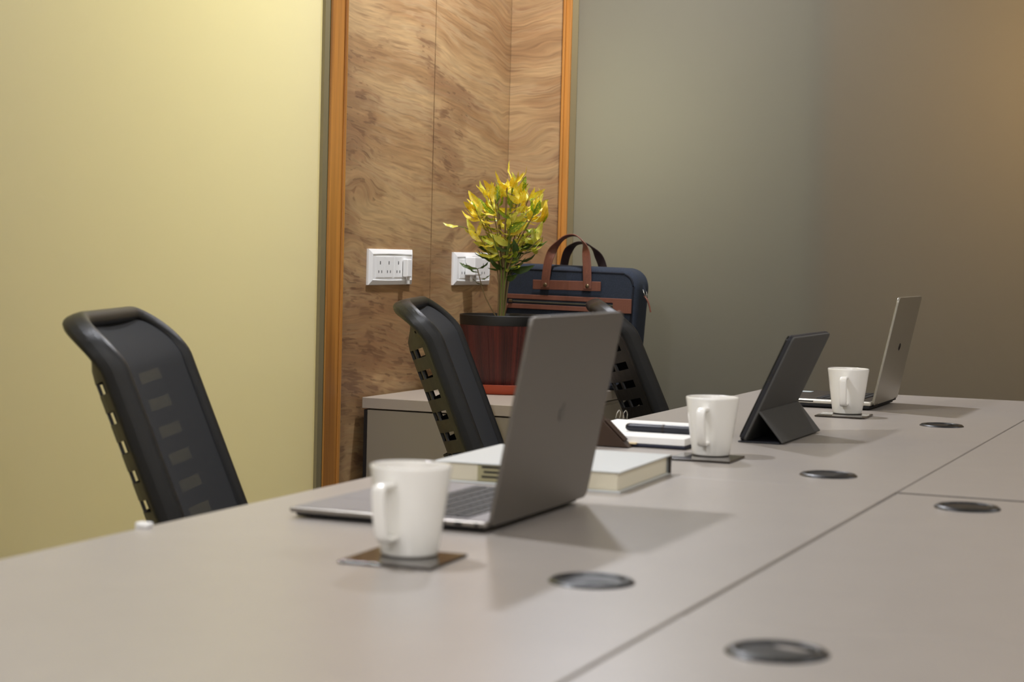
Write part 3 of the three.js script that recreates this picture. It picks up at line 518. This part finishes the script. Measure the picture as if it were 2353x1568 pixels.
  place(v3(-0.125, 0.418, 0.03), v3(-1, 0.05, 0.1), 3, 0.75); mesh('stem', tube([[-0.06, 0.37, 0.01], [-0.1, 0.41, 0.02], [-0.125, 0.418, 0.03]], 0.0011, 10, 5), mat.stemGreen, plant);
}
// briefcase bag: local x across, y up, z towards the room; origin at the base centre of the front face
{
  const t = thing('briefcase', 'navy canvas briefcase with brown leather handles and zip band', 'bag', [-1.778, CY + 0.0006, -4.805], 0);
  const W = 0.358, H = 0.304, D = 0.105;
  const s = new THREE.Shape(), w = W / 2; // outline leans a little to the left at the bottom like the soft bag
  s.moveTo(-w - 0.004, 0.012); s.quadraticCurveTo(-w - 0.004, 0, -w + 0.012, 0); s.lineTo(w - 0.03, 0); s.quadraticCurveTo(w - 0.014, 0, w - 0.014, 0.014); s.lineTo(w + 0.002, H - 0.05); s.quadraticCurveTo(w + 0.002, H - 0.016, w - 0.03, H - 0.011); s.lineTo(-w + 0.045, H - 0.006); s.quadraticCurveTo(-w + 0.004, H - 0.02, -w + 0.002, H - 0.05); s.closePath();
  const body = new THREE.ExtrudeGeometry(s, { depth: D - 0.044, bevelEnabled: true, bevelSize: 0.016, bevelThickness: 0.022, bevelSegments: 6, curveSegments: 12 });
  const bp = body.attributes.position; for (let i = 0; i < bp.count; i++) { const x = bp.getX(i) / w, y = bp.getY(i) / H; bp.setZ(i, bp.getZ(i) + (bp.getZ(i) > (D - 0.044) / 2 ? 1 : -1) * 0.012 * Math.max(0, 1 - x * x) * Math.max(0, 1 - (2 * y - 1) ** 2)); }
  body.translate(0, 0.0165, -D + 0.022); body.computeVertexNormals();
  const bodyMesh = mesh('body', body, mat.canvas, t);
  const front = s.getPoints(12).map((p) => [p.x * 1.012, p.y + 0.0175, -0.0015]);
  mesh('piping', tube(front.filter((p, i, a) => i === 0 || Math.hypot(p[0] - a[i - 1][0], p[1] - a[i - 1][1]) > 0.004).slice(0, -1), 0.0032, 160, 8, true, 0.2), mat.piping, t);
  // zip band across the front
  const zb = 0.2265, tiltZ = (g) => g.rotateZ(-0.012);
  const band = new THREE.Group(); add(band, 'zip_band', t); band.position.set(-0.002, zb, 0.009); band.rotation.z = -0.012;
  mesh('leather_band', [at(rbox(0.306, 0.0125, 0.004, 0.0012, 2), -0.018, 0.0135, 0), at(rbox(0.306, 0.0125, 0.004, 0.0012, 2), -0.018, -0.0125, 0), at(rbox(0.016, 0.0385, 0.0044, 0.0012, 2), -0.177, 0.0005, 0), at(rbox(0.052, 0.0385, 0.0044, 0.0012, 2), 0.159, 0.0005, 0)], mat.leather, band);
  mesh('zip', at(rbox(0.302, 0.0135, 0.002, 0.0006, 1), -0.018, 0.0005, 0.0002), mat.piping, band);
  mesh('zip_teeth', at(rbox(0.3, 0.0035, 0.0018, 0.0006, 1), -0.012, 0.0002, 0.0012), mat.zip, band);
  mesh('zip_slider', at(rbox(0.011, 0.008, 0.006, 0.002, 2), -0.158, 0.001, 0.003), mat.brass, band);
  mesh('zip_pull', [at(rbox(0.009, 0.028, 0.003, 0.001, 1).rotateZ(-0.28), -0.172, -0.022, 0.004)], mat.leather, band);
  // handle patch with rivets, front handle, rear handle
  const patch = mesh('handle_patch', at(rbox(0.193, 0.0255, 0.004, 0.0014, 2), 0, 0.275, 0.011), mat.leather, t);
  for (const x of [-0.06, 0.06]) { const r = new THREE.SphereGeometry(0.0058, 18, 10, 0, Math.PI * 2, 0, Math.PI / 2); r.rotateX(Math.PI / 2); r.scale(1, 1, 0.5); mesh('rivet', at(r, x, 0.275, 0.0158), mat.brass, patch); }
  const strap = (pts, z, width, tw) => {
    const c = new THREE.CatmullRomCurve3(pts.map((p) => v3(p[0], p[1], p[2] ?? z)), false, 'catmullrom', 0.5);
    return sheet((u, v) => { const a = u * Math.PI * 2, p = c.getPoint(v), tg = c.getTangent(v), n = v3(-tg.y, tg.x, 0).normalize(), bx = Math.sign(Math.cos(a)) * Math.pow(Math.abs(Math.cos(a)), 0.4), bn = Math.sign(Math.sin(a)) * Math.pow(Math.abs(Math.sin(a)), 0.4), f = smooth(0.2, 0.42, Math.min(v, 1 - v));
      // flat against the bag at the ends, turned edge-on over the top
      const wide = n.clone().multiplyScalar(1 - f * tw).add(v3(0, 0, f * tw)).normalize(), thin = tg.clone().cross(wide).normalize();
      return [p.x + wide.x * bx * width + thin.x * bn * 0.0018, p.y + wide.y * bx * width + thin.y * bn * 0.0018, p.z + wide.z * bx * width + thin.z * bn * 0.0018]; }, 24, 70);
  };
  mesh('front_handle', strap([[-0.06, 0.268, 0.0145], [-0.058, 0.3, 0.0145], [-0.053, 0.34, 0.012], [-0.04, 0.375, 0.006], [-0.012, 0.404, 0], [0.02, 0.408, 0], [0.045, 0.385, 0.006], [0.055, 0.345, 0.012], [0.059, 0.3, 0.0145], [0.06, 0.268, 0.0145]], 0, 0.0118, 0.85), mat.leather, t);
  mesh('rear_handle', strap([[-0.055, 0.29, -0.1], [-0.05, 0.33, -0.1], [-0.036, 0.365, -0.088], [-0.006, 0.388, -0.075], [0.026, 0.386, -0.075], [0.05, 0.358, -0.09], [0.062, 0.325, -0.1], [0.066, 0.29, -0.1]], 0, 0.0118, 0.8), mat.darkLeather, t);
  // side ring and loose strap end
  const ring = new THREE.TorusGeometry(0.011, 0.0016, 8, 24); ring.rotateY(Math.PI / 2);
  mesh('side_ring', at(ring.rotateZ(0.35), 0.2, 0.262, -0.05), mat.chrome, t);
  mesh('side_tab', [at(rbox(0.005, 0.03, 0.02, 0.001, 1).rotateZ(0.25), 0.195, 0.277, -0.05)], mat.canvas, t);
  mesh('strap_end', tube([[0.2, 0.252, -0.045], [0.209, 0.244, -0.04], [0.216, 0.228, -0.04], [0.2205, 0.21, -0.04]], 0.0024, 16, 8), mat.leather, t);
}
// ---------- socket plates on the left wall ----------
function socketPlate(label, z0, y0, holes, extra) { // z0: near edge, y0: centre; local u runs away from the camera
  const W = 0.25, H = 0.0885, t = thing('socket_plate', label, 'wall socket', [XW, y0, z0]);
  const fr = new THREE.Group(); add(fr, 'frame', t);
  // bevelled frame as a lofted ring with a raised, slightly bowed face
  const loop = (inset, x, bow = 0) => { const p = [], n = 12; const y1 = H / 2 - inset, u0 = inset * 1.15, u1 = W - inset * 0.75; for (let i = 0; i <= n; i++) p.push([x, y1 + bow * Math.sin(Math.PI * i / n), -(u0 + (u1 - u0) * i / n)]); for (let i = 0; i <= n; i++) p.push([x, -y1 - bow * Math.sin(Math.PI * i / n), -(u1 + (u0 - u1) * i / n)]); return p; };
  const loops = [loop(0, 0), loop(0, 0.005), loop(0.0012, 0.0062), loop(0.0115, 0.0105, 0.0015), loop(0.013, 0.0106, 0.0015), loop(0.0145, 0.0092, 0.0015)], N = loops[0].length, pos = [];
  for (let k = 0; k + 1 < loops.length; k++) for (let i = 0; i < N; i++) { const a = loops[k][i], b = loops[k][(i + 1) % N], c = loops[k + 1][(i + 1) % N], d = loops[k + 1][i]; pos.push(...a, ...b, ...c, ...a, ...c, ...d); }
  const g = new THREE.BufferGeometry(); g.setAttribute('position', new THREE.Float32BufferAttribute(pos, 3)); g.setAttribute('uv', new THREE.Float32BufferAttribute(new Float32Array(pos.length / 3 * 2), 2)); g.computeVertexNormals();
  mesh('bezel', g, new THREE.MeshPhysicalMaterial({ color: 0xf6f6f4, roughness: 0.28, side: THREE.DoubleSide }), fr);
  mesh('insert', at(rbox(0.0088, H - 0.0275, W - 0.027, 0.001, 1), 0.0049, 0, -W / 2 - 0.0025), mat.whitePlastic, t);
  for (const u of holes) {
    const m = new THREE.Group(); add(m, 'socket', t);
    mesh('face', at(rbox(0.0022, 0.052, 0.046, 0.0006, 1), 0.0093, 0, -u), mat.whitePlastic, m);
    mesh('slot', [at(rbox(0.0012, 0.0085, 0.0042, 0.0004, 1), 0.0101, 0.0105, -u), at(rbox(0.0012, 0.0068, 0.0036, 0.0004, 1), 0.0101, -0.0115, -u + 0.0085), at(rbox(0.0012, 0.0068, 0.0036, 0.0004, 1), 0.0101, -0.0115, -u - 0.0085)], mat.hole, m);
  }
  if (extra) extra(t);
  return t;
}
socketPlate('white wall socket plate on the left wood panel, nearer the post', -4.2015, 1.008, [0.056, 0.105, 0.16], (t) => mesh('rocker_switch', at(rbox(0.003, 0.0115, 0.012, 0.0006, 1), 0.0098, 0.0085, -0.2295), mat.hole, t));
socketPlate('white wall socket plate partly hidden by the plant leaves', -4.7155, 1.0045, [0.056, 0.14, 0.195]);
function charger(label, z, y, wz, h, depth, cords) {
  const t = thing('plug_adapter', label, 'plug', [XW + 0.0106, y, z], 0);
  mesh('block', at(rbox(depth, h, wz, 0.003, 3), depth / 2, 0, 0), mat.whitePlastic, t);
  for (const u of cords) mesh('cord_sleeve', at(new THREE.CylinderGeometry(0.0036, 0.0042, 0.018, 14), depth * 0.5, -h / 2 - 0.008, u), mat.clearPlastic, t);
  return t;
}
charger('white plug adapter at the right end of the nearer socket plate', -4.399, 1.006, 0.026, 0.046, 0.014, [-0.006]);
charger('white plug adapter with two cords in the socket plate behind the plant', -4.806, 1.012, 0.05, 0.05, 0.03, [-0.011, 0.013]);

renderer.render(scene, camera);
